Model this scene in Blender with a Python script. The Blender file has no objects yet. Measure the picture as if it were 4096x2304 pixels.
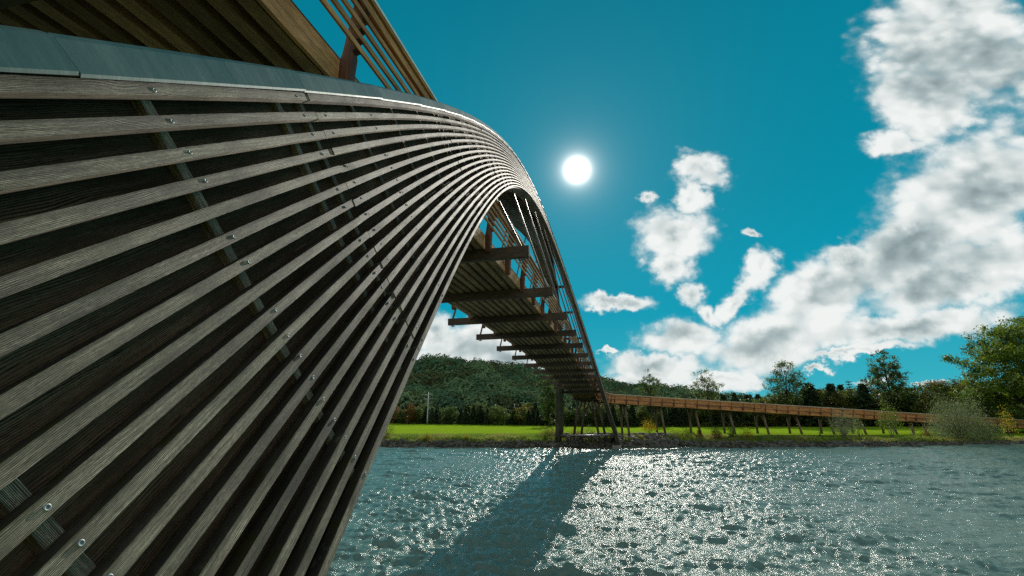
import bpy, math, random
import numpy as np
from mathutils import Vector, Matrix
R = math.radians
sc = bpy.context.scene
COL = sc.collection
rng = np.random.default_rng(7)
random.seed(7)
HC = 6.4                                    # eye height above the river (river surface is z = 0)

# ------------------------------------------------------------------ camera
cam_d = bpy.data.cameras.new('camera'); cam = bpy.data.objects.new('camera', cam_d); COL.objects.link(cam)
PIT, YAW, ROL, FPX = R(14.594), R(-12.525), R(-0.655), 1880.24
Fv = Vector((math.sin(YAW)*math.cos(PIT), math.cos(YAW)*math.cos(PIT), math.sin(PIT)))
Rv = Vector((math.cos(YAW), -math.sin(YAW), 0)); Uv = Rv.cross(Fv)
R2 = Rv*math.cos(ROL)+Uv*math.sin(ROL); U2 = -Rv*math.sin(ROL)+Uv*math.cos(ROL)
cam.matrix_world = Matrix(((R2.x, U2.x, -Fv.x, 0), (R2.y, U2.y, -Fv.y, 0), (R2.z, U2.z, -Fv.z, HC), (0, 0, 0, 1)))
cam_d.sensor_width = 36; cam_d.lens = 36*FPX/4096; cam_d.clip_end = 4000; cam_d.clip_start = 0.05
sc.camera = cam

# ------------------------------------------------------------------ world, sun, exposure
SUN_AZ, SUN_EL = R(-3.66), R(28.31)
SD = Vector((math.sin(SUN_AZ)*math.cos(SUN_EL), math.cos(SUN_AZ)*math.cos(SUN_EL), math.sin(SUN_EL)))
sun_d = bpy.data.lights.new('sun', 'SUN'); sun_d.energy = 5.0; sun_d.angle = R(0.5); sun_d.color = (1, .93, .82)
sun = bpy.data.objects.new('sun', sun_d); COL.objects.link(sun); LAMP_AZ = R(.5)                              # the azimuth the bridge shadow on the water asks for
LD = Vector((math.sin(LAMP_AZ)*math.cos(SUN_EL), math.cos(LAMP_AZ)*math.cos(SUN_EL), math.sin(SUN_EL))); sun.rotation_euler = LD.to_track_quat('Z', 'Y').to_euler()
sc.view_settings.view_transform = 'Standard'; sc.view_settings.look = 'None'; sc.view_settings.exposure = 0.0; sc.view_settings.gamma = 1
sc.cycles.use_denoising = False; sc.cycles.sample_clamp_direct = 20.0; sc.cycles.sample_clamp_indirect = 4.0; sc.cycles.max_bounces = 7; sc.cycles.transparent_max_bounces = 8; sc.cycles.caustics_reflective = False; sc.cycles.caustics_refractive = False

class NT:
    """small helper that strings shader nodes together"""
    def __init__(s, tree): s.t = tree; s.n = tree.nodes; s.l = tree.links
    def put(s, sock, v):
        if isinstance(v, bpy.types.NodeSocket): s.l.new(v, sock)
        elif v is not None: sock.default_value = v
    def node(s, ty, **k):
        n = s.n.new(ty)
        for a, b in k.items(): setattr(n, a, b)
        return n
    def m(s, op, a, b=None, c=None, clamp=False):
        n = s.node('ShaderNodeMath', operation=op, use_clamp=clamp)
        for i, v in enumerate((a, b, c)): s.put(n.inputs[i], v)
        return n.outputs[0]
    def vm(s, op, a, b=None):
        n = s.node('ShaderNodeVectorMath', operation=op); s.put(n.inputs[0], a)
        if b is not None: s.put(n.inputs[1], b)
        return n.outputs['Value'] if op in ('LENGTH', 'DOT_PRODUCT') else n.outputs[0]
    def noise(s, vec, scale, detail=4, rough=.5, dist=0, out=0):
        n = s.node('ShaderNodeTexNoise'); s.put(n.inputs['Vector'], vec); s.put(n.inputs['Scale'], scale)
        n.inputs['Detail'].default_value = detail; n.inputs['Roughness'].default_value = rough; n.inputs['Distortion'].default_value = dist
        return n.outputs[out]
    def mapr(s, v, a, b, c=0, d=1, smooth=False):
        n = s.node('ShaderNodeMapRange'); n.interpolation_type = 'SMOOTHSTEP' if smooth else 'LINEAR'
        for i, x in enumerate((v, a, b, c, d)): s.put(n.inputs[i], x)
        return n.outputs[0]
    def mix(s, f, a, b, blend='MIX'):
        n = s.node('ShaderNodeMix', data_type='RGBA', blend_type=blend)
        s.put(n.inputs[0], f)
        for k, v in ((6, a), (7, b)): s.put(n.inputs[k], (*v, 1) if isinstance(v, tuple) and len(v) == 3 else v)
        return n.outputs[2]
    def mapping(s, vec, loc=(0, 0, 0), rot=(0, 0, 0), scale=(1, 1, 1), ty='POINT'):
        n = s.node('ShaderNodeMapping', vector_type=ty); s.put(n.inputs[0], vec)
        n.inputs['Location'].default_value = loc
        if ty != 'VECTOR' or True: n.inputs['Rotation'].default_value = rot
        n.inputs['Scale'].default_value = scale
        return n.outputs[0]
    def ramp(s, v, stops):
        n = s.node('ShaderNodeValToRGB'); s.put(n.inputs[0], v); e = n.color_ramp.elements
        while len(e) < len(stops): e.new(.5)
        for i, (p, c) in enumerate(stops): e[i].position = p; e[i].color = (*c, 1)
        return n.outputs[0]

# cloud banks as blobs on the sky: (x/y, z/y, radius, radius, tilt) of the direction they stand in
BL = [[0.7372,0.7236,0.1641,0.1443,-0.206],[0.648,0.5969,0.0891,0.1013,-0.169],[0.5753,0.5119,0.0622,0.0287,-0.1444],[0.6867,0.3974,0.1842,0.1109,0.5798],[0.5708,0.3111,0.1858,0.062,0.5802],[0.4468,0.2812,0.0543,0.0393,0.3128],[0.3892,0.2048,0.1272,0.0594,0.4957],[0.6324,0.2349,0.1742,0.0582,0.3265],[0.307,0.1228,0.1662,0.0544,0.2198],[0.5181,0.1399,0.1893,0.031,0.1109],[0.2872,0.2691,0.0357,0.0458,-0.6743],[0.2383,0.206,0.0399,0.0276,0.6604],[0.129,0.1384,0.0764,0.0405,-0.0437],[0.066,0.0805,0.1083,0.0271,-0.0299],[0.0324,0.0496,0.1012,0.0268,-0.0227],[0.432,0.0952,0.1072,0.0103,0.118],[0.2066,0.5117,0.0545,0.0437,-0.3344],[0.1831,0.4433,0.0365,0.0419,-0.1154],[0.1388,0.365,0.0809,0.0561,-0.0963],[0.1242,0.2948,0.0495,0.0456,-0.0798],[0.156,0.2321,0.0296,0.0336,-0.6379],[0.1875,0.1885,0.0361,0.0214,-0.6325],[0.0885,0.4543,0.0241,0.0188,0.4703],[-0.0041,0.2191,0.0787,0.0156,-0.0606],[0.2756,0.3544,0.0228,0.0079,-0.299],[-0.331,0.1406,0.1397,0.0587,-0.04],[-0.4078,0.1802,0.0679,0.0479,-0.0475],[-0.2222,0.1061,0.1147,0.0291,-0.0336],[-0.0256,0.1102,0.0227,0.0058,-0.0359],[0.3678,0.0692,0.0271,0.0066,0.0658],[0.4487,0.0423,0.0326,0.0085,0.0918],[0.5392,0.0402,0.0374,0.0042,0.0941],[0.1977,0.0497,0.0876,0.0197,0.0856],[0.7373,0.8244,0.1129,0.0604,-0.232]]

def build_world():
    w = bpy.data.worlds.new('World'); sc.world = w; w.use_nodes = True
    w.node_tree.nodes.clear(); N = NT(w.node_tree)
    tc = N.node('ShaderNodeTexCoord').outputs['Generated']
    sky = N.node('ShaderNodeTexSky', sky_type='NISHITA', sun_disc=False)
    sky.sun_elevation = SUN_EL; sky.sun_rotation = LAMP_AZ; sky.air_density = 1.0; sky.dust_density = .3; sky.ozone_density = 2.5
    sep = N.node('ShaderNodeSeparateXYZ'); N.put(sep.inputs[0], tc); x, y, z = sep.outputs
    # clear air: Nishita sky pulled towards the deep teal of the day
    grad = N.ramp(N.mapr(z, -.05, .75), [(0, (1.3, 5.2, 5.8)), (.12, (.3, 4.2, 5.3)), (.3, (.0, 3.25, 4.6)), (.55, (.0, 2.6, 3.75)), (.8, (.0, 2.2, 3.2)), (1, (.0, 1.8, 2.7))])
    clear = N.mix(.992, sky.outputs[0], grad)
    ys = N.m('MAXIMUM', y, .03)
    cmb = N.node('ShaderNodeCombineXYZ'); N.put(cmb.inputs[0], N.m('DIVIDE', x, ys)); N.put(cmb.inputs[1], N.m('DIVIDE', z, ys))
    q = cmb.outputs[0]
    wn = N.vm('SUBTRACT', N.noise(q, 9, 5, .6, 0, 1), (.5, .5, .5))
    wn2 = N.vm('SUBTRACT', N.noise(q, 38, 5, .62, 0, 1), (.5, .5, .5))
    wsum = N.vm('ADD', N.vm('MULTIPLY', wn, (.1, .085, 0)), N.vm('MULTIPLY', wn2, (.035, .03, 0)))
    qw = N.vm('ADD', q, wsum)
    acc = None
    for cx, cy, a, b, t in BL:
        L = N.vm('LENGTH', N.mapping(qw, (cx, cy, 0), (0, 0, t), (a*1.02, b*1.02, 1), 'TEXTURE'))
        if acc is None: acc = L
        else:
            n = N.node('ShaderNodeMath', operation='SMOOTH_MIN'); N.put(n.inputs[0], acc); N.put(n.inputs[1], L); n.inputs[2].default_value = .12; acc = n.outputs[0]
    fine = N.noise(N.mapping(q, scale=(1, 1.5, 1)), 26, 8, .62)
    streak = N.noise(N.mapping(q, rot=(0, 0, -.42), scale=(2.2, 8.5, 1)), 1.0, 4, .5, .4)
    def puff(v):                                 # rounded billows on two scales
        out = None
        for sc_, w_ in ((15, .62), (37, .38)):
            vo = N.node('ShaderNodeTexVoronoi', feature='SMOOTH_F1'); N.put(vo.inputs['Vector'], N.mapping(v, scale=(1, 1.25, 1))); vo.inputs['Scale'].default_value = sc_; vo.inputs['Smoothness'].default_value = .6
            t = N.m('MULTIPLY', N.m('SUBTRACT', .62, vo.outputs['Distance']), w_); out = t if out is None else N.m('ADD', out, t)
        return out
    wf = N.vm('MULTIPLY', N.vm('SUBTRACT', N.noise(q, 30, 4, .6, 0, 1), (.5, .5, .5)), (.028, .024, 0))
    qp = N.vm('ADD', q, wf); p0 = puff(qp)
    dens = N.m('ADD', N.m('MULTIPLY', N.m('SUBTRACT', 1.08, acc), 1.9), N.m('ADD', N.m('MULTIPLY', N.m('SUBTRACT', p0, .12), 1.5), N.m('MULTIPLY', N.m('SUBTRACT', fine, .48), .75)))
    right = N.mapr(x, .25, .55)
    dens = N.m('ADD', dens, N.m('MULTIPLY', N.m('MULTIPLY', N.m('SUBTRACT', streak, .47), 1.2), right))
    mask = N.m('POWER', N.mapr(dens, -.42, .72, smooth=True), 1.5)
    mask = N.m('MULTIPLY', mask, N.mapr(dens, -.1, .9, .62, 1.0))
    soft = N.noise(N.mapping(qw, scale=(1, 1.7, 1)), 4, 3, .45)
    thick = N.mapr(N.m('ADD', N.m('SUBTRACT', 1.0, acc), N.m('MULTIPLY', N.m('SUBTRACT', soft, .5), 2.6)), .15, 1.3, smooth=True)
    sx, sy = SD.x/SD.y, SD.z/SD.y                # relief: compare with the cloud a little nearer the sun
    tosun = N.vm('SUBTRACT', (sx, sy, 0), q)
    off = N.vm('MULTIPLY', tosun, (.035, .035, 0)); p1 = puff(N.vm('ADD', qp, off))
    rel = N.m('ADD', N.m('MULTIPLY', N.m('SUBTRACT', p1, p0), .6), N.m('MULTIPLY', N.m('SUBTRACT', .16, p0), .5))
    darkness = N.m('ADD', N.m('ADD', N.m('MULTIPLY', thick, .8), N.m('MULTIPLY', N.m('MULTIPLY', N.m('SUBTRACT', streak, .42), 2.0), right)), rel, clamp=True)
    ccol = N.ramp(darkness, [(0, (.93, .96, .94)), (.3, (.74, .80, .79)), (.65, (.47, .56, .57)), (1, (.28, .36, .38))])
    ccol = N.vm('MULTIPLY', ccol, (9.4, 9.4, 9.4))
    lowhaze = N.mapr(z, .0, .16, .15, 0)
    ccol = N.mix(lowhaze, ccol, (5.8, 6.4, 6.2))
    back = N.mapr(y, .03, .12)
    col = N.mix(N.m('MULTIPLY', mask, back), clear, ccol)
    # unseen white cloud added behind the camera as fill for shaded faces
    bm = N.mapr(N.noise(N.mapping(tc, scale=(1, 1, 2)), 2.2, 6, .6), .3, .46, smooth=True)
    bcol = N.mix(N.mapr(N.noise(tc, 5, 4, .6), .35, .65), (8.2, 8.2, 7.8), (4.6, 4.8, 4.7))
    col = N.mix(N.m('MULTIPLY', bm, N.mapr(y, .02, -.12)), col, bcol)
    # aureole and the blown-out disc of the sun
    dt = N.m('ARCCOSINE', N.m('MINIMUM', N.vm('DOT_PRODUCT', tc, tuple(SD)), .9999999))
    halo = N.m('MULTIPLY', N.m('EXPONENT', N.m('MULTIPLY', dt, -9.0)), .7)
    halo2 = N.m('MULTIPLY', N.m('EXPONENT', N.m('MULTIPLY', dt, -40.0)), 5)
    disc = N.m('MINIMUM', N.m('MULTIPLY', N.m('POWER', N.m('DIVIDE', R(1.15), N.m('MAXIMUM', dt, .002)), 4.0), 26), 90)
    glow = N.m('ADD', N.m('ADD', halo, halo2), disc)
    gv = N.vm('MULTIPLY', N.node('ShaderNodeCombineXYZ').outputs[0], (1, 1, 1))
    cg = N.node('ShaderNodeCombineXYZ')
    for i, k in enumerate((1.0, .95, .86)): N.put(cg.inputs[i], N.m('MULTIPLY', glow, k))
    col = N.vm('ADD', col, cg.outputs[0])
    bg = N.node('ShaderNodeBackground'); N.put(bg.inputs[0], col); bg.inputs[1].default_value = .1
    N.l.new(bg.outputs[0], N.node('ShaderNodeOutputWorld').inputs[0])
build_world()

# ------------------------------------------------------------------ object helpers
def tag(o, label=None, cat=None, group=None, kind=None):
    for k, v in (('label', label), ('category', cat), ('group', group), ('kind', kind)):
        if v: o[k] = v
    return o
def empty(name, loc=(0, 0, 0), parent=None):
    o = bpy.data.objects.new(name, None); COL.objects.link(o); o.location = loc; o.parent = parent; o.empty_display_size = .3
    return o
def link(name, me, parent=None, loc=(0, 0, 0)):
    o = bpy.data.objects.new(name, me); COL.objects.link(o); o.parent = parent; o.location = loc
    return o
class MB:
    """collects boxes, sweeps and tubes into one mesh"""
    def __init__(s): s.v = []; s.f = []; s.uv = []; s.mi = []; s.sm = []
    def face(s, idx, uv, mi=0, sm=False): s.f.append(idx); s.uv.extend(uv); s.mi.append(mi); s.sm.append(sm)
    def sweep(s, rings, L=None, closed=True, mi=None, caps=True, sm=False, u0=0.0):
        """rings: list of rings (each a list of points); UV x runs along, y runs round, in metres"""
        rings = [[Vector(p) for p in r] for r in rings]; n = len(rings[0]); b = len(s.v)
        for r in rings: s.v.extend([tuple(p) for p in r])
        per = [0]
        for k in range(n): per.append(per[-1]+(rings[0][(k+1) % n]-rings[0][k]).length)
        if L is None:
            L = [u0]
            for i in range(1, len(rings)): L.append(L[-1]+(rings[i][0]-rings[i-1][0]).length)
        for i in range(len(rings)-1):
            for k in range(n if closed else n-1):
                k2 = (k+1) % n
                s.face((b+i*n+k, b+i*n+k2, b+(i+1)*n+k2, b+(i+1)*n+k), [(L[i], per[k]), (L[i], per[k+1]), (L[i+1], per[k+1]), (L[i+1], per[k])], (mi[k] if mi else 0), sm)
        if caps and closed:
            c = len(s.v); s.face(tuple(b+k for k in reversed(range(n))), [(0, per[k]) for k in reversed(range(n))], mi[0] if mi else 0)
            e = b+(len(rings)-1)*n; s.face(tuple(e+k for k in range(n)), [(0, per[k]) for k in range(n)], mi[0] if mi else 0)
    def box(s, c, ax, ay, az, mi=None):
        """c centre; ax, ay, az half extent vectors; UV runs along ax"""
        c, ax, ay, az = map(Vector, (c, ax, ay, az))
        q = [(-1, -1), (1, -1), (1, 1), (-1, 1)]; u = random.random()*20
        s.sweep([[c+k*ax+a*ay+b*az for a, b in q] for k in (-1, 1)], mi=mi, u0=u)
    def tube(s, pts, rad, n=8, caps=True, sm=True):
        pts = [Vector(p) for p in pts]
        if not hasattr(rad, '__len__'): rad = [rad]*len(pts)
        t0 = (pts[1]-pts[0]).normalized(); ref = Vector((0, 0, 1)) if abs(t0.z) < .9 else Vector((1, 0, 0))
        a = t0.cross(ref).normalized(); rings = []
        for i, p in enumerate(pts):
            t = (pts[min(i+1, len(pts)-1)]-pts[max(i-1, 0)]).normalized()
            a = (a-t*a.dot(t)).normalized(); b = t.cross(a)
            rings.append([p+(a*math.cos(w)+b*math.sin(w))*rad[i] for w in [2*math.pi*k/n for k in range(n)]])
        s.sweep(rings, sm=sm, caps=caps)
    def mesh(s, name, mats):
        me = bpy.data.meshes.new(name); me.from_pydata(s.v, [], s.f)
        uvl = me.uv_layers.new(name='uv'); uvl.data.foreach_set('uv', np.array(s.uv, dtype=np.float32).ravel())
        me.polygons.foreach_set('material_index', s.mi); me.polygons.foreach_set('use_smooth', s.sm)
        for m_ in (mats if isinstance(mats, (list, tuple)) else [mats]): me.materials.append(m_)
        me.update(); return me
    def build(s, name, mats, parent=None, loc=(0, 0, 0)): return link(name, s.mesh(name, mats), parent, loc)
def quads_mesh(name, V, mats, mi=None, smooth=False):
    """V: n x 4 x 3 array of separate quads"""
    n = len(V); me = bpy.data.meshes.new(name)
    me.vertices.add(n*4); me.vertices.foreach_set('co', V.astype(np.float32).ravel())
    me.loops.add(n*4); me.loops.foreach_set('vertex_index', np.arange(n*4, dtype=np.int32))
    me.polygons.add(n); me.polygons.foreach_set('loop_start', np.arange(0, n*4, 4, dtype=np.int32)); me.polygons.foreach_set('loop_total', np.full(n, 4, dtype=np.int32))
    for m_ in mats: me.materials.append(m_)
    if mi is not None: me.polygons.foreach_set('material_index', mi.astype(np.int32))
    me.update(); me.validate(); return me
def grid_mesh(name, P, mats, mi=None, smooth=True):
    """P: rows x cols x 3"""
    r, c = P.shape[:2]; me = bpy.data.meshes.new(name)
    me.vertices.add(r*c); me.vertices.foreach_set('co', P.astype(np.float32).ravel())
    i, j = np.meshgrid(np.arange(r-1), np.arange(c-1), indexing='ij'); a = (i*c+j).ravel()
    q = np.stack([a, a+1, a+c+1, a+c], 1).astype(np.int32); n = len(q)
    me.loops.add(n*4); me.loops.foreach_set('vertex_index', q.ravel())
    me.polygons.add(n); me.polygons.foreach_set('loop_start', np.arange(0, n*4, 4, dtype=np.int32)); me.polygons.foreach_set('loop_total', np.full(n, 4, dtype=np.int32))
    me.polygons.foreach_set('use_smooth', np.full(n, smooth))
    for m_ in mats: me.materials.append(m_)
    me.update(); me.validate(); return me

# ------------------------------------------------------------------ materials
def mat(name):
    m_ = bpy.data.materials.new(name); m_.use_nodes = True; N = NT(m_.node_tree); N.n.clear()
    b = N.node('ShaderNodeBsdfPrincipled'); o = N.node('ShaderNodeOutputMaterial'); N.l.new(b.outputs[0], o.inputs[0])
    return m_, N, b, o
def bump(N, b, h, strength=.5, dist=.01):
    n = N.node('ShaderNodeBump'); n.inputs['Strength'].default_value = strength; n.inputs['Distance'].default_value = dist
    N.put(n.inputs['Height'], h); N.l.new(n.outputs[0], b.inputs['Normal'])
def wood(name, light, mid, dark, rough=.8, grain=70, bmp=.6, bd=.004, moss=0.0, spec=.3, edge=0.0):
    m_, N, b, o = mat(name); uv = N.node('ShaderNodeTexCoord').outputs['UV']; uv0 = uv
    rnd = N.node('ShaderNodeObjectInfo').outputs['Random']
    off = N.node('ShaderNodeCombineXYZ'); N.put(off.inputs[0], N.m('MULTIPLY', rnd, 37.0)); N.put(off.inputs[1], N.m('MULTIPLY', rnd, 11.0))
    uv = N.vm('ADD', uv, off.outputs[0])
    warp = N.noise(N.mapping(uv, scale=(1.3, 5, 1)), 1, 3, .5)
    wv = N.node('ShaderNodeCombineXYZ'); N.put(wv.inputs[1], N.m('MULTIPLY', warp, .035))
    g = N.noise(N.mapping(N.vm('ADD', uv, wv.outputs[0]), scale=(2.2, grain, 1)), 1, 5, .65)
    sv = N.node('ShaderNodeSeparateXYZ'); N.put(sv.inputs[0], uv)
    rings = N.m('MULTIPLY', N.m('SINE', N.m('MULTIPLY', N.m('ADD', sv.outputs[1], N.m('MULTIPLY', N.noise(N.mapping(uv, scale=(.8, 3, 1)), 1, 3, .5), .16)), grain*14.0)), N.mapr(warp, .35, .65, .3, 1.6))
    fine = N.noise(N.mapping(uv, scale=(25, grain*2.2, 1)), 1, 3, .7)
    h = N.m('ADD', N.m('MULTIPLY', g, .55), N.m('ADD', N.m('MULTIPLY', rings, .12), N.m('MULTIPLY', fine, .42)))
    c = N.ramp(N.mapr(h, .32, .70), [(0, dark), (.45, mid), (1, light)])
    blot = N.noise(N.mapping(uv, scale=(2.5, 9, 1)), 1, 4, .6)
    c = N.mix(N.mapr(blot, .42, .64, 0, .8), c, tuple(k*.55 for k in mid))
    kn = N.node('ShaderNodeTexVoronoi'); N.put(kn.inputs['Vector'], N.mapping(uv, scale=(1.6, 9, 1))); kn.inputs['Scale'].default_value = 1
    c = N.mix(N.mapr(kn.outputs['Distance'], .05, .1, .75, 0), c, tuple(k*.25 for k in mid))
    plank = N.mapr(N.noise(N.mapping(uv, scale=(.35, .6, 1)), 1, 2), .36, .64, .58, 1.35)
    hv = N.node('ShaderNodeHueSaturation'); N.put(hv.inputs['Value'], plank); N.put(hv.inputs['Color'], c); c = hv.outputs[0]
    if edge:
        se = N.node('ShaderNodeSeparateXYZ'); N.put(se.inputs[0], uv0)
        ev = N.m('ADD', se.outputs[1], N.m('MULTIPLY', N.m('SUBTRACT', N.noise(N.mapping(uv, scale=(6, 30, 1)), 1, 4, .65), .5), .05))
        c = N.mix(N.mapr(ev, .002, .016, edge, 0), c, (.04, .042, .015))
        st = N.noise(N.mapping(uv, scale=(.9, 14, 1)), 1, 5, .7); c = N.mix(N.mapr(st, .56, .68, 0, .7), c, (.045, .036, .026))
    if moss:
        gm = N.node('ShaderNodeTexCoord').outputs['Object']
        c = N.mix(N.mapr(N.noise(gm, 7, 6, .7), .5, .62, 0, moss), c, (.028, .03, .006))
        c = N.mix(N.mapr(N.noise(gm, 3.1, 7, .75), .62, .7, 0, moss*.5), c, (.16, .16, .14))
    N.put(b.inputs['Base Color'], c); b.inputs['Roughness'].default_value = rough; b.inputs['Specular IOR Level'].default_value = spec
    bump(N, b, h, bmp, bd)
    return m_
def plain(name, col, rough=.6, metal=0.0, var=.25, scale=3, bmp=.0, spec=.5):
    m_, N, b, o = mat(name); tc = N.node('ShaderNodeTexCoord').outputs['Object']
    n1 = N.noise(tc, scale, 5, .6)
    c = N.mix(N.mapr(n1, .3, .7), tuple(k*(1-var) for k in col), tuple(min(1, k*(1+var)) for k in col))
    N.put(b.inputs['Base Color'], c); b.inputs['Roughness'].default_value = rough; b.inputs['Metallic'].default_value = metal
    b.inputs['Specular IOR Level'].default_value = spec
    if bmp: bump(N, b, n1, bmp, .02)
    return m_
def leaf(name, c1, c2, trans=.45, scale=.35, spec=.2):
    m_, N, b, o = mat(name)
    tc = N.node('ShaderNodeNewGeometry').outputs['Position']; rnd = N.node('ShaderNodeObjectInfo').outputs['Random']
    n1 = N.m('ADD', N.noise(tc, scale, 3, .6), N.m('MULTIPLY', N.m('SUBTRACT', rnd, .5), .35))
    c = N.mix(N.mapr(n1, .3, .7), c1, c2)
    N.put(b.inputs['Base Color'], c); b.inputs['Roughness'].default_value = .55; b.inputs['Specular IOR Level'].default_value = spec
    tr = N.node('ShaderNodeBsdfTranslucent'); N.put(tr.inputs[0], N.mix(.5, c, tuple(min(1, k*1.7) for k in c2)))
    mx = N.node('ShaderNodeMixShader'); mx.inputs[0].default_value = trans
    N.l.new(b.outputs[0], mx.inputs[1]); N.l.new(tr.outputs[0], mx.inputs[2]); N.l.new(mx.outputs[0], o.inputs[0])
    return m_
M = {}
M['slat'] = wood('weathered_larch', (.66, .57, .42), (.17, .138, .096), (.024, .019, .013), .72, 80, .9, .005, spec=.45, edge=.75)
M['mossy_and_seam'] = wood('algae_and_seam_dark', (.075, .07, .055), (.035, .033, .026), (.014, .013, .01), .9, 55, .7, .004, moss=.8, spec=.1)
M['core'] = wood('dark_glulam', (.20, .14, .09), (.11, .075, .048), (.032, .022, .015), .9, 40, .5, .004, spec=.04)
M['beam'] = wood('brown_beam', (.13, .095, .068), (.08, .06, .043), (.03, .024, .018), .75, 40, .4, .003)
M['warm'] = wood('warm_larch', (.78, .42, .17), (.56, .27, .09), (.24, .10, .035), .6, 45, .35, .003)
M['redpost'] = wood('reddish_larch', (.26, .12, .065), (.17, .075, .04), (.07, .03, .018), .6, 45, .35, .003)
M['joist'] = wood('deck_joist', (.50, .30, .175), (.32, .185, .10), (.10, .055, .03), .8, 40, .4, .003)
M['leg'] = wood('leg_timber', (.22, .17, .12), (.12, .09, .06), (.045, .033, .022), .8, 30, .5, .004)
M['post'] = wood('trestle_post', (.30, .22, .15), (.17, .12, .08), (.06, .042, .03), .8, 30, .4, .004)
M['steel'] = plain('galvanised_steel', (.32, .34, .35), .45, .7, .2, 6)
M['screw'] = plain('zinc_screw', (.26, .31, .32), .6, .5, .2, 60)
M['darksteel'] = plain('dark_steel', (.10, .10, .10), .5, .6, .2, 6)
M['rail_cap'] = plain('glare_pale_rail_top', (.85, .82, .76), .4, 0, .2, 4)  # near-white colour stands in for sun glare along the rail top
def coping_mat():
    m_, N, b, o = mat('zinc_flashing'); uv = N.node('ShaderNodeTexCoord').outputs['UV']; tc = N.node('ShaderNodeTexCoord').outputs['Object']
    st = N.noise(N.mapping(uv, scale=(7, .8, 1)), 1, 4, .55); bl = N.noise(tc, 2.2, 5, .6)
    c = N.mix(N.mapr(N.m('ADD', N.m('MULTIPLY', st, .6), N.m('MULTIPLY', bl, .4)), .36, .64), (.045, .11, .108), (.085, .165, .155))
    scr = N.noise(N.mapping(uv, rot=(0, 0, .7), scale=(90, 9, 1)), 1, 2, .5)
    c = N.mix(N.mapr(scr, .80, .84, 0, .6), c, (.5, .5, .48))
    N.put(b.inputs['Base Color'], c); b.inputs['Metallic'].default_value = .25
    N.put(b.inputs['Roughness'], N.mapr(bl, .3, .7, .5, .62)); bump(N, b, N.m('ADD', st, N.m('MULTIPLY', bl, 1.5)), .25, .01)
    return m_
M['coping'] = coping_mat()

# ------------------------------------------------------------------ ground
WLX = [-400, -46, -9, -1.5, 24, 48, 65, 120, 400]; WLY = [92, 84.2, 84.5, 86.2, 89.1, 93.5, 98.4, 112, 190]
def wl(X): return np.interp(X, WLX, WLY)
def fhash(X, Y, s): return (np.sin(X*.9*s+1.7)+np.sin(Y*1.1*s+X*.37*s)+np.sin((X-Y)*.53*s+.4))/3
def ground(X, Y):
    X = np.asarray(X, float); Y = np.asarray(Y, float); w = wl(X)+.35*fhash(X, X*.3, 1.3); d = Y-w
    top = np.clip(2.12-.02*np.maximum(X, 0), .8, 2.2)
    zr = 1.2-.018*np.minimum(X, 0)
    t = np.clip((Y-w-8)/np.maximum(150-w-8, 1), 0, 1.0)
    fld = top*(1-t)+zr*t
    rise = np.where(d < 0, -2.5*(1-np.exp(d/2.5)), np.interp(d, [0, 1.2, 3.0, 4.5, 9], [0, .45, .72, .9, 1])*top)
    z = np.where(d < 8, rise, fld)+np.where(d > 1, .05*fhash(X, Y, 1.0), 0)*np.clip(d/6, 0, 1)
    near = np.interp(Y, [-60, -2, .8, 6.5, 9], [4.9, 4.7, 4.4, 0, -2.4])
    return np.where(Y < 40, np.maximum(near, -2.4), z)
def grass_mat():
    m_, N, b, o = mat('meadow_grass'); P = N.node('ShaderNodeNewGeometry').outputs['Position']
    big = N.noise(N.mapping(P, scale=(.05, .12, 1)), 1, 4, .6); fine = N.noise(N.mapping(P, scale=(1.6, 2.4, 1)), 1, 6, .75)
    c = N.mix(N.mapr(fine, .3, .7), (.13, .21, .012), (.24, .35, .02))
    c = N.mix(N.mapr(big, .4, .66, 0, .35), c, (.11, .22, .012))
    sep = N.node('ShaderNodeSeparateXYZ'); N.put(sep.inputs[0], P)
    # rough verge between the mown field and the stones of the bank
    v = N.node('ShaderNodeVertexColor'); v.layer_name = 'zone'; sr = N.node('ShaderNodeSeparateColor'); N.put(sr.inputs[0], v.outputs[0])
    vf = N.m('ADD', sr.outputs[0], N.m('MULTIPLY', N.m('SUBTRACT', fine, .5), .7))
    c = N.mix(N.mapr(vf, .35, .65), c, N.mix(N.mapr(N.noise(P, .8, 6, .7), .35, .65), (.075, .13, .02), (.17, .24, .05)))
    c = N.mix(N.mapr(N.m('ADD', sr.outputs[1], N.m('MULTIPLY', N.m('SUBTRACT', fine, .5), .5)), .35, .6), c, (.07, .062, .042))
    c = N.mix(sr.outputs[2], c, (.012, .018, .008))  # dark forest floor beyond the tree row
    N.put(b.inputs['Base Color'], c); b.inputs['Roughness'].default_value = .95; b.inputs['Specular IOR Level'].default_value = .0
    bump(N, b, fine, .6, .15); return m_
M['grass'] = grass_mat()
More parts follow.
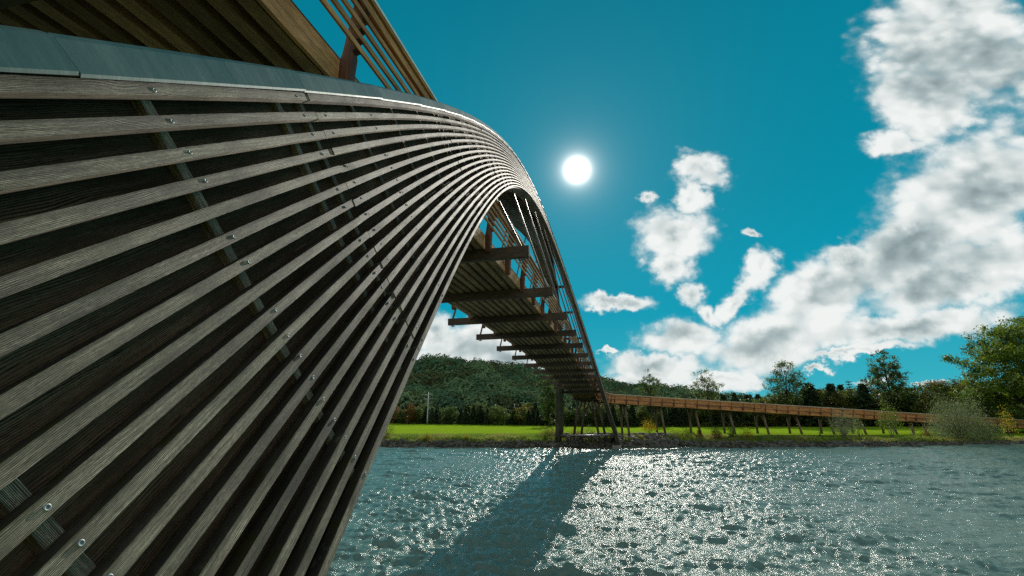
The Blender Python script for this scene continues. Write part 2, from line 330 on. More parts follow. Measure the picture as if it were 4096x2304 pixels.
def build_ground():
    xs = np.concatenate([np.linspace(-700, -110, 40), np.arange(-108, 130, 1.0), np.linspace(132, 700, 40)])
    ys = np.concatenate([np.linspace(-120, -4, 12), np.arange(-3, 14, .6), np.linspace(16, 80, 8), np.arange(81, 114, .5), np.arange(115, 172, 1.5), np.linspace(175, 700, 40)])
    X, Y = np.meshgrid(xs, ys); Z = ground(X, Y)
    me = grid_mesh('ground', np.stack([X, Y, Z], -1), [M['grass']])
    d = Y-wl(X); verge = np.clip(1-(d-5.5)/3.0, 0, 1); rock = np.clip(1-(d-1.5)/1.0, 0, 1)
    nb = Y < 40; verge[nb] = 1; rock[nb] = np.clip((Y[nb]-1)/1.5, 0, 1); darkness = np.clip((Y-153.5)/2, 0, 1)
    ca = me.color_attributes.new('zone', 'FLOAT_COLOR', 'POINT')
    ca.data.foreach_set('color', np.stack([verge, rock, darkness, 1+0*rock], -1).astype(np.float32).ravel())
    tag(link('ground', me), kind='structure')
build_ground()

# ------------------------------------------------------------------ water
def water_mat():
    m_, N, b, o = mat('river_water'); P = N.node('ShaderNodeNewGeometry').outputs['Position']
    n1 = N.noise(N.mapping(P, rot=(0, 0, .35), scale=(.9, 2.0, 1)), 2.1, 5, .66, .5)
    n2 = N.noise(N.mapping(P, rot=(0, 0, -.3), scale=(1.1, 1.9, 1)), 7.0, 4, .65, .4)
    murk = N.noise(P, .05, 3, .5)
    N.put(b.inputs['Base Color'], N.mix(murk, (.085, .155, .13), (.13, .20, .165)))
    b.inputs['Roughness'].default_value = .1; b.inputs['IOR'].default_value = 1.33; b.inputs['Specular IOR Level'].default_value = .85
    bump(N, b, N.m('ADD', n1, N.m('MULTIPLY', n2, .45)), .9, .07); return m_
M['water'] = water_mat()
def build_water():
    az = np.concatenate([np.linspace(R(-85), R(-46), 60)[:-1], np.linspace(R(-46), R(40), 1250), np.linspace(R(40), R(75), 60)[1:]])
    r = np.concatenate([[2.0], np.geomspace(9, 125, 1050), np.geomspace(127, 420, 50)])
    A, Rr = np.meshgrid(az, r); X = Rr*np.sin(A); Y = Rr*np.cos(A)+1.5; Z = np.zeros_like(X)
    cell = np.where(Rr < 126, Rr*.0026, Rr*.025)
    g = np.random.default_rng(3)
    patch = 1+.35*np.sin(X*.09+Y*.05+1)*np.sin(Y*.07-X*.03)+.2*np.sin(X*.31+Y*.17)
    for k in range(64):
        lam = .32*(8.0/.32)**(g.random()**1.3); th = R(90)+g.normal(0, .42 if lam > .9 else .85)+.28
        if k % 5 == 0: th -= .9
        kx, ky = math.cos(th)*2*math.pi/lam, math.sin(th)*2*math.pi/lam
        amp = .0098*lam**.95*(1 if lam < 2.2 else .5)
        fade = np.clip((lam/cell-2)/2.0, 0, 1); ph = kx*X+ky*Y+g.random()*6.28
        Z += amp*fade*patch*np.where(lam < 1, 1+.6*np.sin(X*.7/lam**.5+k)*np.sin(Y*.5/lam**.5+k*2), 1)*(np.sin(ph)+.22*np.cos(2*ph))
    tag(link('water', grid_mesh('water', np.stack([X, Y, Z], -1), [M['water']])), kind='structure')
build_water()

# ------------------------------------------------------------------ the arch bridge: shape functions
AXC, W0, AL, RISE, HS, YC, D0, D1, D2, ZB, PW = -6.11423, 4.90985, R(12.53584), 21.47567, 46.3384, 42.18304, 2.06516, .70455, 1.51881, HC-2.81314, 1.79307
SP, Y0 = 5.71826, 14.34183
def arch_pt(Y, k=0.0, off=0.0, side=1, lift=0.0):
    """Y along the top edge, k 0 top .. 1 bottom of the rib, off metres inward from the outer face, lift metres above the top edge"""
    u = (Y-YC)/HS; s = RISE*(1-abs(u)**PW); ds = -RISE*PW*math.copysign(abs(u)**(PW-1), u)/HS
    n = math.hypot(1, ds); d = (D0+D1*u+D2*u*u)*k-lift
    y = Y+ds/n*d; s = s-d/n
    ca, sa = math.cos(AL), math.sin(AL)
    sag = max(s, 0)/RISE if side < 0 else 0
    return Vector((AXC+side*(W0-s*sa-off*ca)-.45*sag, y, ZB+s*ca-off*sa-1.3*sag))
YS = np.arange(YC-HS*1.1, YC+HS*1.06, .01)
_tp = np.array([arch_pt(y) for y in YS[::10]]); _seg = np.concatenate([[0], np.cumsum(np.linalg.norm(np.diff(_tp, axis=0), axis=1))]); _yy = YS[::10]
_s0 = np.interp(2.96, _yy, _seg)            # arc length of the joint nearest the camera
def y_at(s): return float(np.interp(s, _seg, _yy))
S_END = _seg[-1]
TH = .62
bridge = tag(empty('arch_bridge', (AXC, YC, 0)), 'big timber footbridge with slatted leaning arches over the river', 'bridge')
BO = Vector((-AXC, -YC, 0))                 # parts are built in world coordinates under this offset
def yspan(a, b, step):
    n = max(2, int(abs(b-a)/step)+1); return list(np.linspace(a, b, n))
YA, YB = YC-HS*1.08, YC+HS*1.045
def stations(a=YA, b=YB):                   # finer near the camera
    out = []; y = a
    while y < b: out.append(y); y += .35 if y < 14 else (.6 if y < 40 else 1.0)
    return out+[b]
def rect_ring(Y, k0, k1, o0, o1, side): return [arch_pt(Y, k0, o0, side), arch_pt(Y, k1, o0, side), arch_pt(Y, k1, o1, side), arch_pt(Y, k0, o1, side)]
JOINTS = [_s0+5.76*k for k in range(-3, 17)]
def kfix(Y, m_): return m_/((D0+D1*((Y-YC)/HS)+D2*((Y-YC)/HS)**2))
def slat_mesh(j, side, inner, rs):
    mb = MB(); k0 = j*(16.6/16)/17; k1 = k0+.4/17
    cuts = [_seg[0]]+[q+rs.uniform(-.02, .02) for q in JOINTS if _seg[0] < q < S_END]+[S_END]
    if j == 16: k0, k1 = 1-.4/17, 1
    for a, b in zip(cuts[:-1], cuts[1:]):
        ya, yb = y_at(a+.006), y_at(b-.006)
        ya, yb = max(ya, YA), min(yb, YB)
        if yb-ya < .05: continue
        jk, jo = rs.normal(0, .0011), rs.normal(0, .004)
        o0, o1 = (0+jo, .075+jo) if not inner else (TH-jo, TH-.055-jo)
        n = max(3, int((b-a)/(.3 if ya < 12 else .8)))
        ys = np.linspace(ya, yb, n); rings = []
        for y in ys:
            rings.append(rect_ring(y, k0+jk, k1+jk, o0, o1, side))
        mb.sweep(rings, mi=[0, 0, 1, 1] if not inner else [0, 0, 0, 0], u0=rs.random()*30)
    return mb
def build_arch(side, label):
    rs = np.random.default_rng(11+side); st = stations()
    core = MB(); core.sweep([rect_ring(y, .004, .996, .125, TH-.075, side) for y in st], mi=[0]*4)
    arch = core.build('arch', [M['core']], bridge, BO); arch['label'] = label
    # bottom board of the rib (soffit)
    so = MB(); so.sweep([[arch_pt(y, 1, .078, side, 0)+0*Vector((0, 0, 1)), arch_pt(y, 1, TH-.058, side), arch_pt(y, 1+kfix(y, .045), TH-.058, side), arch_pt(y, 1+kfix(y, .045), .078, side)] for y in st])
    so.build('soffit_board', [M['leg']], arch)
    for inner in (False, True):
        for j in range(17): slat_mesh(j, side, inner, rs).build('slat', [M['slat'], M['mossy_and_seam']], arch)
    # battens behind the outer slats; pairs at the board joints
    for q in np.arange(_s0-1.72-1.44*3, S_END-1, 1.44):
        r_ = (q-_s0) % 5.76
        ss = [q] if not (r_ > 5.4 or r_ < .3 or abs(r_-5.66) < .3) else [q-.12, q+.26]
        for s_ in ss:
            if s_ < _seg[0]+.5: continue
            mb = MB(); ya, yb = y_at(s_-.035), y_at(s_+.035)
            if ya < YA+.1: continue
            lo = [[arch_pt(ya, k, .078, side), arch_pt(yb, k, .078, side), arch_pt(yb, k, .124, side), arch_pt(ya, k, .124, side)] for k in np.linspace(.012, .985, 9)]
            mb.sweep(lo, u0=rs.random()*9); mb.build('batten', [M['slat']], arch)
    # zinc flashing in folded sheets over the top edge
    s_ = _s0+(-.12 if side > 0 else -1.5)-2.05*4
    while s_ < S_END-1:
        s1 = min(s_+2.05, S_END-.1); ya, yb = y_at(s_+.03), y_at(s1-.0)
        if ya > YA:
            mb = MB(); rings = []
            for i, y in enumerate(np.linspace(ya, yb, 5)):
                e = .022*(i/4)**3+.002              # the lower lap lifts a little over the next sheet
                prof = [(-.022-e, -.004), (-.034-e, .008), (-.014-e, .155), (.0, .18+e*.15), (TH-.0, .205+e), (TH+.012, .17), (TH+.018, -.04), (TH+.008, -.04), (TH-.004, .16), (.01, .165)]
                rings.append([arch_pt(y, 0, o, side, l) for o, l in prof])
            mb.sweep(rings); mb.build('flashing_sheet', [M['coping']], arch)
        s_ = s1
    mb = MB(); mb.sweep([[arch_pt(y, 0, o, side, l) for o, l in ((.006, -.01), (.006, .12), (.03, .15), (TH-.03, .15), (TH-.01, .12), (TH-.01, -.01))] for y in st]); mb.build('seam_dark_strip', [M['mossy_and_seam']], arch)  # dark strip added below the sheets to blacken the seams between them
    if side > 0:                                # screws that hold the nearest slats
        scr = MB(); n = 10
        scr.sweep([[Vector((math.cos(2*math.pi*k/n)*r_, math.sin(2*math.pi*k/n)*r_, h)) for k in range(n)] for r_, h in ((.0115, -.004), (.0115, .001), (.009, .0025), (.0055, .0015), (.005, -.002))], sm=False)
        sm_ = scr.mesh('screw', [M['screw'], M['darksteel']])
        nrm = (arch_pt(5, .5, 0, side)-arch_pt(5, .5, 1, side)).normalized(); rot = nrm.to_track_quat('Z', 'Y')
        for s_ in (_s0-3.16, _s0-1.72, _s0-.2, _s0+.2, _s0+1.44):
            for j in range(17):
                k = (j*(16.6/16)+.2)/17 if j < 16 else 1-.2/17
                o = link('screw', sm_, arch, arch_pt(y_at(s_+rs.uniform(-.012, .012)), k+rs.uniform(-.002, .002), -.002, side)); o.rotation_mode = 'QUATERNION'; o.rotation_quaternion = rot
    return arch
arch_r = build_arch(1, 'slat-clad arch rib on the right side of the bridge, the near one')
arch_l = build_arch(-1, 'slat-clad arch rib on the left side of the bridge')

# ------------------------------------------------------------------ deck line (bridge, curve, ramp)
def beam_z(Y):
    u = (Y-Y0)/SP/10; return HC+4.85576+.64471*u-2.51359*u*u
cl = []                                     # centre line points, z = underside of the joists
for y in np.arange(-12, 86.6, 1.43): cl.append((AXC, y, beam_z(max(y, 4))+.39+(0 if y > 4 else (y-4)*.02)))
zend = cl[-1][2]; sl = (cl[-1][2]-cl[-2][2])/1.43
RB = 6.5; aend = R(70); ye = cl[-1][1]; cc = Vector((AXC+RB, ye, 0)); th = 0; z = zend
curve = []
nA = 8
for i in range(1, nA+1):
    a = aend*i/nA; z += -.11*RB*aend/nA; curve.append((cc.x-RB*math.cos(a), ye+RB*math.sin(a), z))
rdir = Vector((math.sin(aend), math.cos(aend), 0)); P0 = Vector(curve[-1]); ramp_pts = []
for i in range(1, 62):
    s_ = 2.25*i; ramp_pts.append((P0.x+rdir.x*s_, P0.y+rdir.y*s_, P0.z-.066*s_))
def lateral(pts):
    out = []
    for i in range(len(pts)):
        t = Vector(pts[min(i+1, len(pts)-1)])-Vector(pts[max(i-1, 0)]); t.z = 0; t.normalize(); out.append((t, Vector((t.y, -t.x, 0))))
    return out
UP = Vector((0, 0, 1))
def strip(mb, pts, fr, a0, a1, z0, z1, a0t=None, a1t=None, mi=None, u0=0):
    a0t = a0 if a0t is None else a0t; a1t = a1 if a1t is None else a1t
    mb.sweep([[Vector(p)+l*a0+UP*z0, Vector(p)+l*a1+UP*z0, Vector(p)+l*a1t+UP*z1, Vector(p)+l*a0t+UP*z1] for p, (t, l) in zip(pts, fr)], mi=mi, u0=u0)
HW = 1.98
def post_mesh():
    """post in local axes: x outward, y along, z up; notched outer edge that carries the rails, long lap below the fascia"""
    mb = MB(); prof = [(0, -.10), (.18, -.10), (.22, .50)]
    for i in range(5):
        h = .62+i*.19; x = .17+.15*(h-.5); prof += [(x+.015, h-.03), (x+.085, h+.0), (x+.085, h+.10), (x+.02, h+.15)]
    prof += [(.33, 1.58), (.17, 1.60), (.02, .55), (0, .5)]
    w = .07
    mb.sweep([[Vector((x, s_*w, z)) for x, z in prof] for s_ in (-1, 1)])
    return mb.mesh('railing_post', [M['redpost']])
def block_mesh():
    mb = MB(); mb.sweep([[Vector((x, y, z)) for x, y in ((.0, -.085), (.14, -.085), (.165, -.06), (.165, .06), (.14, .085), (0, .085))] for z in (-.14, .46)])
    return mb.mesh('post_shoe', [M['redpost']])
def bolt_mesh():
    mb = MB(); n = 10
    mb.sweep([[Vector((h, math.cos(2*math.pi*k/n)*r_, math.sin(2*math.pi*k/n)*r_)) for k in range(n)] for r_, h in ((.028, 0), (.028, .008), (.014, .008), (.014, .02), (.001, .021))])
    return mb.mesh('bolt', [M['steel']])
PM, BM, BT = post_mesh(), block_mesh(), bolt_mesh()
def walkway(root, off, pts, post_ix, near_ix=(), rails=5, both=True, extra=None):
    fr = lateral(pts); pr = Vector(root.location)
    def B(name, mb, mats): return mb.build(name, mats, root, -pr)
    rs = np.random.default_rng(5); hd = .38 if off else 0
    mb = MB(); n = 11
    for k in range(n):
        a = -HW+.16+k*(2*HW-.32)/(n-1); strip(mb, pts, fr, a-.105, a+.105, 0, .15, u0=rs.random()*30)
    B('joists', mb, [M['joist']])
    mb = MB(); strip(mb, pts, fr, -HW+.02, HW-.02, .162, .215); B('deck_boards', mb, [M['joist']])
    for s_ in (1, -1):
        if off:
            mb = MB(); strip(mb, pts, fr, s_*1.15, s_*1.4, -.18, -.002); B('girder', mb, [M['beam']])
        for zf0, zf1 in (((-.03, .195), (.203, .43)) if not off else ((-.30, .0), (.008, .30))):
            mb = MB(); strip(mb, pts, fr, s_*HW, s_*(HW+.06), zf0, zf1, u0=rs.random()*30); B('fascia_board', mb, [M['warm']])
        mb = MB(); strip(mb, pts, fr, s_*(HW-.10), s_*(HW-.085), .45-hd*.3, .66-hd*.3); B('kick_plate', mb, [M['darksteel']])
        for i in range(rails):
            h = (.62+i*.19+.05)*(.79 if off else 1)-(.07 if off else 0); x = HW+.06+.17+.15*(h-.55)+.085
            mb = MB(); strip(mb, pts, fr, s_*(x-.02), s_*(x+.02), h-.05, h+.05, u0=rs.random()*30); B('rail', mb, [M['warm']])
        mb = MB(); x = HW+.32; strip(mb, pts, fr, s_*(x-.17), s_*(x+.17), 1.60-hd, 1.65-hd, u0=rs.random()*30); B('handrail', mb, [M['warm'], M['rail_cap']])
        mb = MB(); strip(mb, pts, fr, s_*(x-.19), s_*(x+.19), 1.652-hd, 1.70-hd); B('handrail_cap', mb, [M['rail_cap']])
        mb = MB(); strip(mb, pts, fr, s_*(x+.06), s_*(x+.12), 1.46-hd, 1.597-hd, u0=rs.random()*30); B('rail', mb, [M['warm']])
        for i in post_ix:
            p = Vector(pts[i])+fr[i][1]*s_*(HW+.062)-pr; t, l = fr[i]
            po = link('railing_post', PM, root, p); po.rotation_euler = (0, 0, math.atan2(l.y*s_, l.x*s_))
            if off: po.scale = (1, 1, .80); po.location.z -= .06
            sh = link('post_shoe', BM, po); sh.location = (0, 0, 0)
            if i in near_ix:
                for dy, dz in ((-.03, -.02), (.035, .05), (-.03, .3), (.035, .38)): link('bolt', BT, po, (.166, dy, dz))
    return fr
main_pts = cl; main_posts = [i for i in range(len(cl)) if True]
# posts sit on every half bay: re-sample the bridge line exactly on them
ms = np.arange(Y0-SP*4.5, 86, SP/4); main_pts = [(AXC, y, beam_z(max(y, 4))+.39+(0 if y > 4 else (y-4)*.02)) for y in ms]+[(AXC, ye, zend)]
walkway(bridge, None, main_pts, [i for i in range(0, len(ms), 2)], near_ix=range(0, 26))
# cross beams, hangers, wind struts
for i in range(-2, 12):
    y = Y0+i*SP; z = beam_z(y); hw = 2.3 if i < 0 else (3.5 if i < 11 else 3.0)
    mb = MB(); mb.box((AXC, y+.1, z+.194), (hw, 0, 0), (0, .1, 0), (0, 0, .193)); cb = mb.build('cross_beam', [M['beam']], bridge, BO)
    if i > 10 or i < 0: continue
    for s_ in (1, -1):
        k = 1+kfix(y, .05); yy = y
        for _ in range(12):
            pt = arch_pt(yy, k, TH*.5, s_); yy += (y+.1-pt.y)*.8
        top = arch_pt(yy, k, TH*.5, s_); bot = Vector((AXC+s_*3.22, y+.1, z+.39)); low = Vector((AXC+s_*3.22, y+.1, z-.06))
        if top.z < bot.z+.6: continue
        ax = (top-bot); mb = MB(); fl = Vector((1, 0, 0)); fl = (fl-ax.normalized()*fl.dot(ax.normalized())).normalized()
        mb.sweep([[p+fl*a*.045+Vector((0, 1, 0))*b*.045 for a, b in ((-1, -1), (1, -1), (1, 1), (-1, 1))] for p in (bot, top-ax.normalized()*.25)])
        mb.tube([top-ax.normalized()*.26, top], .018, 8); mb.tube([bot, low], .03, 8); mb.box(low, (.09, 0, 0), (0, .09, 0), (0, 0, .015))
        mb.build('hanger', [M['darksteel']], bridge, BO)
for i in range(2, 11):
    y = Y0+i*SP; yy = y
    for _ in range(12):
        pt = arch_pt(yy, .55, TH, 1); yy += (y-pt.y)*.8
    a = arch_pt(yy, .55, TH, 1); b = arch_pt(yy, .55, TH, -1)
    mb = MB(); c = (a+b)/2; mb.box(c, ((a.x-b.x)/2, 0, 0), (0, .13, 0), (0, 0, .13)); mb.build('wind_strut', [M['beam']], bridge, BO)
# legs, lower tie and crossed rods at the far springing
def arch_at_z(zt, k, off, side, far=True):
    ys = np.linspace(YC+HS*.6, YC+HS*1.04, 400); P = [arch_pt(y, k, off, side) for y in ys]
    return min(P, key=lambda p: abs(p.z-zt))
for s_ in (1, -1):
    a = arch_at_z(2.0, .6, TH*.5, s_)
    mb = MB(); q = Vector((a.x, a.y, -.1)); mb.box(q, (.75, 0, 0), (0, 1.3, 0), (0, 0, .6)); mb.build('footing', [plain('footing_concrete', (.25, .24, .22), .9, 0, .3, 2, .3)], bridge, BO)
ra, la = arch_at_z(2.15, .9, TH, 1), arch_at_z(2.15, .9, TH, -1)
mb = MB(); mb.tube([la, ra], .13, 14); mb.build('tie_tube', [M['steel']], bridge, BO)
r_hi, l_hi = arch_at_z(8.0, .5, TH, 1), arch_at_z(8.3, .5, TH, -1); r_lo, l_lo = arch_at_z(2.55, .85, TH, 1), arch_at_z(2.6, .85, TH, -1)
for a, b in ((l_hi, r_lo), (r_hi, l_lo)):
    mb = MB(); mb.tube([a, b], .035, 8); mb.build('bracing_rod', [M['darksteel']], bridge, BO)

# ------------------------------------------------------------------ approach ramp with its trestles
RO = Vector((P0.x, P0.y, 0)); ramp = tag(empty('approach_ramp', RO), 'long warm brown timber ramp on raking trestles crossing the meadow', 'ramp')
rp = [(AXC, ye+.02, zend)]+curve+ramp_pts
walkway(ramp, True, rp, list(range(1, len(rp))), rails=5)
def raking_trestle(c, t, l, z, sym=False):
    """two raking round posts under a cap beam, with curved-looking knee braces towards the deck"""
    t3, l3 = Vector(t), Vector(l); c = Vector(c)
    mb = MB(); mb.box(c+UP*(z-.16), l3*1.9, t3*.16, UP*.158); cap = mb.build('trestle', [M['beam']], ramp, -RO)
    
    for s_ in (1, -1):
        top = c+l3*s_*1.15+UP*(z-.3); hh = z-float(ground(c.x, c.y)); foot = c+l3*s_*(1.15+(.16*hh if sym else (.27*hh if s_ > 0 else .0))); foot.z = float(ground(foot.x, foot.y))-.3
        f2 = top+(foot-top)
        mb = MB(); mb.tube([top, f2], [.19, .22], 10); mb.build('leg', [M['post']], cap)
        if (z-foot.z) > 2.8:
            q1 = top+(foot-top)*.34; b_ = c+l3*s_*.35+UP*(z-.3)
            mb = MB(); mb.tube([q1, (q1+b_)/2-l3*s_*.0+UP*-.12, b_], [.13, .12, .11], 8); mb.build('brace', [M['post']], cap)
fr = lateral(rp)
for i in range(9, len(rp), 3):
    p = Vector(rp[i]); t, l = fr[i]
    if p.z-float(ground(p.x, p.y)) < .7: continue
    raking_trestle((p.x, p.y, 0), t, l, p.z-.183)
# trestle pair below the end of the bridge deck
for yy, xx, zz in ((ye+.4, AXC, zend-.25), (ye+3.3, AXC+.95, zend-.5)): raking_trestle((xx, yy, 0), (0, 1, 0), (1, 0, 0), zz, True)

# ------------------------------------------------------------------ vegetation
G = {
 'dark': leaf('leaf_dark', (.026, .052, .016), (.065, .105, .03), .4),
 'mid': leaf('leaf_mid', (.04, .08, .014), (.11, .16, .028), .45),
 'olive': leaf('leaf_olive', (.05, .055, .008), (.13, .11, .02), .4),
 'rust': leaf('leaf_rust', (.09, .045, .012), (.16, .08, .02), .4),
 'bright': leaf('leaf_bright', (.04, .085, .006), (.13, .19, .012), .45),
 'gold': leaf('leaf_gold', (.30, .17, .008), (.50, .32, .015), .5),
 'red': leaf('leaf_red', (.10, .015, .010), (.20, .03, .015), .45),
 'silver': leaf('leaf_silver', (.065, .085, .04), (.17, .20, .11), .35),
 'spruce': leaf('needle_dark', (.018, .04, .02), (.042, .072, .034), .25),
 'forest': leaf('leaf_forest', (.025, .07, .042), (.065, .13, .07), .12, .03, 0),  # bluish tint of the forest greens stands in for distance haze
 'forest3': leaf('leaf_forest_light', (.055, .115, .06), (.12, .19, .09), .12, .03, 0),
 'forest2': leaf('leaf_forest_brown', (.03, .048, .018), (.075, .085, .035), .12, .03, 0),
}
M['bark'] = plain('bark', (.055, .045, .035), .9, 0, .4, 5, .3, .1)
M['palebark'] = plain('pale_bark', (.22, .20, .17), .8, 0, .4, 5, .3, .1)
def unit(n, g):
    v = g.normal(size=(n, 3)); return v/np.linalg.norm(v, axis=1, keepdims=True)
def leafquads(C, size, g, asp=.55, up=0.0):
    n = len(C); a = unit(n, g)
    if up: a[:, 2] = np.abs(a[:, 2])+up; a /= np.linalg.norm(a, axis=1, keepdims=True)
    b = np.cross(a, unit(n, g)); b /= np.linalg.norm(b, axis=1, keepdims=True)+1e-9
    s_ = (size*g.uniform(.6, 1.3, n))[:, None]
    a = a*s_*.5; b = b*s_*.5*asp
    return np.stack([C-a, C-a*.1-b, C+a, C+a*.1+b], 1)
def limb(mb, p, q, r0, r1, g, n=4, n_s=6, wob=.06):
    p, q = Vector(p), Vector(q); L = (q-p).length; pts = [p]
    for i in range(1, n): pts.append(p.lerp(q, i/n)+Vector(g.normal(0, wob*L*.5, 3)))
    pts.append(q); mb.tube(pts, list(np.linspace(r0, r1, len(pts))), n_s)
def broadleaf(name, H, W, seed, ncl, per, ls, base=.22, cr=.11, mats=('mid', 'dark'), limbs=9, top=.5, barkm='bark', trunk_r=None, hollow=.45, lean=0.0):
    g = np.random.default_rng(seed); tr = trunk_r or H*.018; mb = MB(); zc = H*(base+1)/2; rz = H*(1-base)/2
    dirs = unit(ncl*3, g); rad = (hollow+(1-hollow)*g.random(ncl*3)**.55)
    lump = 1+.22*np.sin(dirs[:, 0]*4+seed)*np.sin(dirs[:, 1]*5+seed*2)+.12*np.sin(dirs[:, 2]*9+seed)
    Pc = dirs*rad[:, None]*lump[:, None]*np.array([W/2, W/2, rz])*.93; Pc[:, 2] += zc
    taper = 1-.45*np.clip((zc-Pc[:, 2])/rz, 0, 1)**2-top*.5*np.clip((Pc[:, 2]-zc)/rz, 0, 1)**2; Pc[:, :2] *= taper[:, None]
    Pc = Pc[:ncl]; Pc[:, 0] += lean*Pc[:, 2]
    limb(mb, (0, 0, -.3), (lean*H*.9, 0, H*.9), tr, tr*.12, g, 6, 8, .02)
    order = np.argsort(g.random(ncl))[:limbs]
    for i in order:
        e = Pc[i]; zb_ = max(H*base*.6, e[2]-W*.45*g.uniform(.6, 1.1)); limb(mb, (lean*zb_, 0, zb_), e, tr*.42, tr*.07, g, 4, 6)
        for j in np.argsort(((Pc-e)**2).sum(1))[1:5]: limb(mb, Vector((lean*zb_, 0, zb_)).lerp(Vector(e), .55), Pc[j], tr*.16, tr*.04, g, 2, 4)
    n = ncl*per; C = np.repeat(Pc, per, 0)+g.normal(size=(n, 3))*np.array([W, W, W*.8])*cr*.5
    mi = np.repeat((g.random(ncl) < .4).astype(int), per); 
    return mb.mesh(name+'_trunk', [M[barkm]]), quads_mesh(name+'_crown', leafquads(C, ls, g), [G[m_] for m_ in mats], mi)
def conifer(name, H, W, seed, sparse=False, ls=.5, mats=('spruce', 'dark')):
    g = np.random.default_rng(seed); mb = MB(); limb(mb, (0, 0, -.3), (0, 0, H), H*.014, .02, g, 5, 7, .004); Q = []
    nz = int(H/(.75 if sparse else .42))
    for i in range(nz):
        z = H*(.1+.88*i/nz); L = W/2*(1-(z/H))**.8*g.uniform(.8, 1.1)+.12; k = 6 if sparse else 8; a0 = g.random()*6.28
        for j in range(k):
            a = a0+6.283*j/k+g.normal(0, .15); Lj = L*g.uniform(.7, 1.12); dr = -.18*Lj+(.1*Lj if z > H*.7 else 0)
            e = Vector((math.cos(a)*Lj, math.sin(a)*Lj, z+dr+(.35*Lj if sparse else .0)))
            if sparse or j % 3 == 0: mb.tube([(0, 0, z), e], [.035, .01], 4)
            m_ = int((5 if sparse else 11)*max(1, Lj)); t = g.random(m_)**.7
            c = np.stack([t*e.x, t*e.y, z+(e.z-z)*t], 1)+g.normal(size=(m_, 3))*np.array([.14, .14, .10])*(.6 if sparse else 1); Q.append(c)
    C = np.concatenate(Q); return mb.mesh(name+'_trunk', [M['bark']]), quads_mesh(name+'_crown', leafquads(C, ls, g, .6), [G[m_] for m_ in mats], (g.random(len(C)) < .3).astype(int))
def bush(name, H, W, seed, n, ls, mats, stems=9, barkm='bark', flop=.3, asp=.4, hollow=.3, base=.0):
    g = np.random.default_rng(seed); mb = MB(); ends = []
    for i in range(stems):
        a = g.random()*6.28; r_ = W/2*g.uniform(.3, .95); z = H*g.uniform(.6, 1)*(1-.35*(r_/(W/2))**2); e = (r_*math.cos(a), r_*math.sin(a), z); ends.append(e)
        limb(mb, (g.normal(0, .08), g.normal(0, .08), -.2), e, .018*H**.5+.006, .006, g, 4, 5, .08)
    d = unit(n, g); d[:, 2] = np.abs(d[:, 2]); rad = hollow+(1-hollow)*g.random(n)**.6; lump = 1+.2*np.sin(d[:, 0]*5+seed)*np.sin(d[:, 1]*6)+.1*np.sin(d[:, 2]*11+d[:, 0]*7)
    C = d*(rad*lump)[:, None]*np.array([W/2, W/2, H*(1-base)]); C[:, 2] += H*base
    C += g.normal(size=C.shape)*.06*W
    return mb.mesh(name+'_stems', [M[barkm]]), quads_mesh(name+'_leaves', leafquads(C, ls, g, asp, .15), [G[m_] for m_ in mats], (g.random(n) < .35).astype(int))
def plant(name, label, cat, meshes, X, Y, rz=0, sc_=(1, 1, 1), group=None, parts=('trunk', 'crown'), dz=0):
    r_ = empty(name, (X, Y, float(ground(X, Y))+dz)); r_.rotation_euler = (0, 0, rz); r_.scale = sc_
    tag(r_, label, cat, group)
    for pn, me in zip(parts, meshes): link(pn, me, r_)
    return r_
# the row of trees behind the meadow
V_br = [broadleaf('row_tree%d' % i, 10, 8.0, 40+i, 90, 40, .55, .0, .13, m_, 7) for i, m_ in enumerate((('mid', 'dark'), ('dark', 'mid'), ('olive', 'mid'), ('rust', 'olive')))]
V_co = [conifer('row_spruce%d' % i, 10, 6.2, 60+i, ls=.62) for i in range(3)]
g = np.random.default_rng(21)
row = []
x = -92.0; k = 0
while x < 102:
    f = np.interp(x, [-92, -60, 0, 30, 55, 100], [.60, .56, .66, .86, .96, .9])
    for line, (yy, f2) in enumerate(((151, 1.0), (158, 1.12))):
        X = x+g.uniform(-.7, .7)+line*1.4; Y = yy+g.uniform(-1.5, 2.5); h = f*f2*g.uniform(.82, 1.12); c = g.random()
        if c < .42: me = V_co[int(g.integers(3))]; nm, lb, ct, gp, w = 'spruce', 'dark narrow spruce standing in the tree row behind the meadow', 'spruce', 'spruces in the tree row behind the meadow', 1.0
        else:
            vi = int(g.choice([0, 1, 1, 2, 3], p=[.3, .25, .15, .2, .1])); me = V_br[vi]; w = 1.0
            nm, lb, ct, gp = 'broadleaf_tree', ('leafy dark green tree standing in the tree row behind the meadow', 'leafy dark green tree standing in the tree row behind the meadow', 'olive leafed autumn tree standing in the tree row behind the meadow', 'rust brown autumn tree standing in the tree row behind the meadow')[vi], 'tree', ('green trees in the row behind the meadow', 'green trees in the row behind the meadow', 'olive trees in the row behind the meadow', 'rusty trees in the row behind the meadow')[vi]
        seg = 'left of the power pole' if X < -62 else 'between power pole and bridge leg' if X < -16 else 'between the bridge legs' if X < -1 else 'between bridge leg and first poplar' if X < 9 else 'between the first and second poplar' if X < 25 else 'between the second and third poplar' if X < 45 else 'between the third and the tallest poplar' if X < 70 else 'right of the tallest poplar'
        seg_short = 0; tall = 'taller' if h > f*f2*1.03 else 'lower' if h < f*f2*.91 else 'middling'; ln = 'front' if line == 0 else 'rear'
        kd = {'spruce': 'dark spruce'}.get(nm) or ('leafy dark green tree', 'leafy dark green tree', 'olive leafed tree', 'rust brown tree')[vi]
        plant(nm, '%s %s in the %s row %s' % (tall, kd, ln, seg), ct, me, X, Y, g.random()*6.28, (h*w*1.05, h*w*1.05, h), '%s %s trees in the %s row %s' % (tall, kd.rsplit(' ', 1)[0], ln, seg))
    x += 2.5*np.interp(x, [-60, 40], [.95, 1.25])
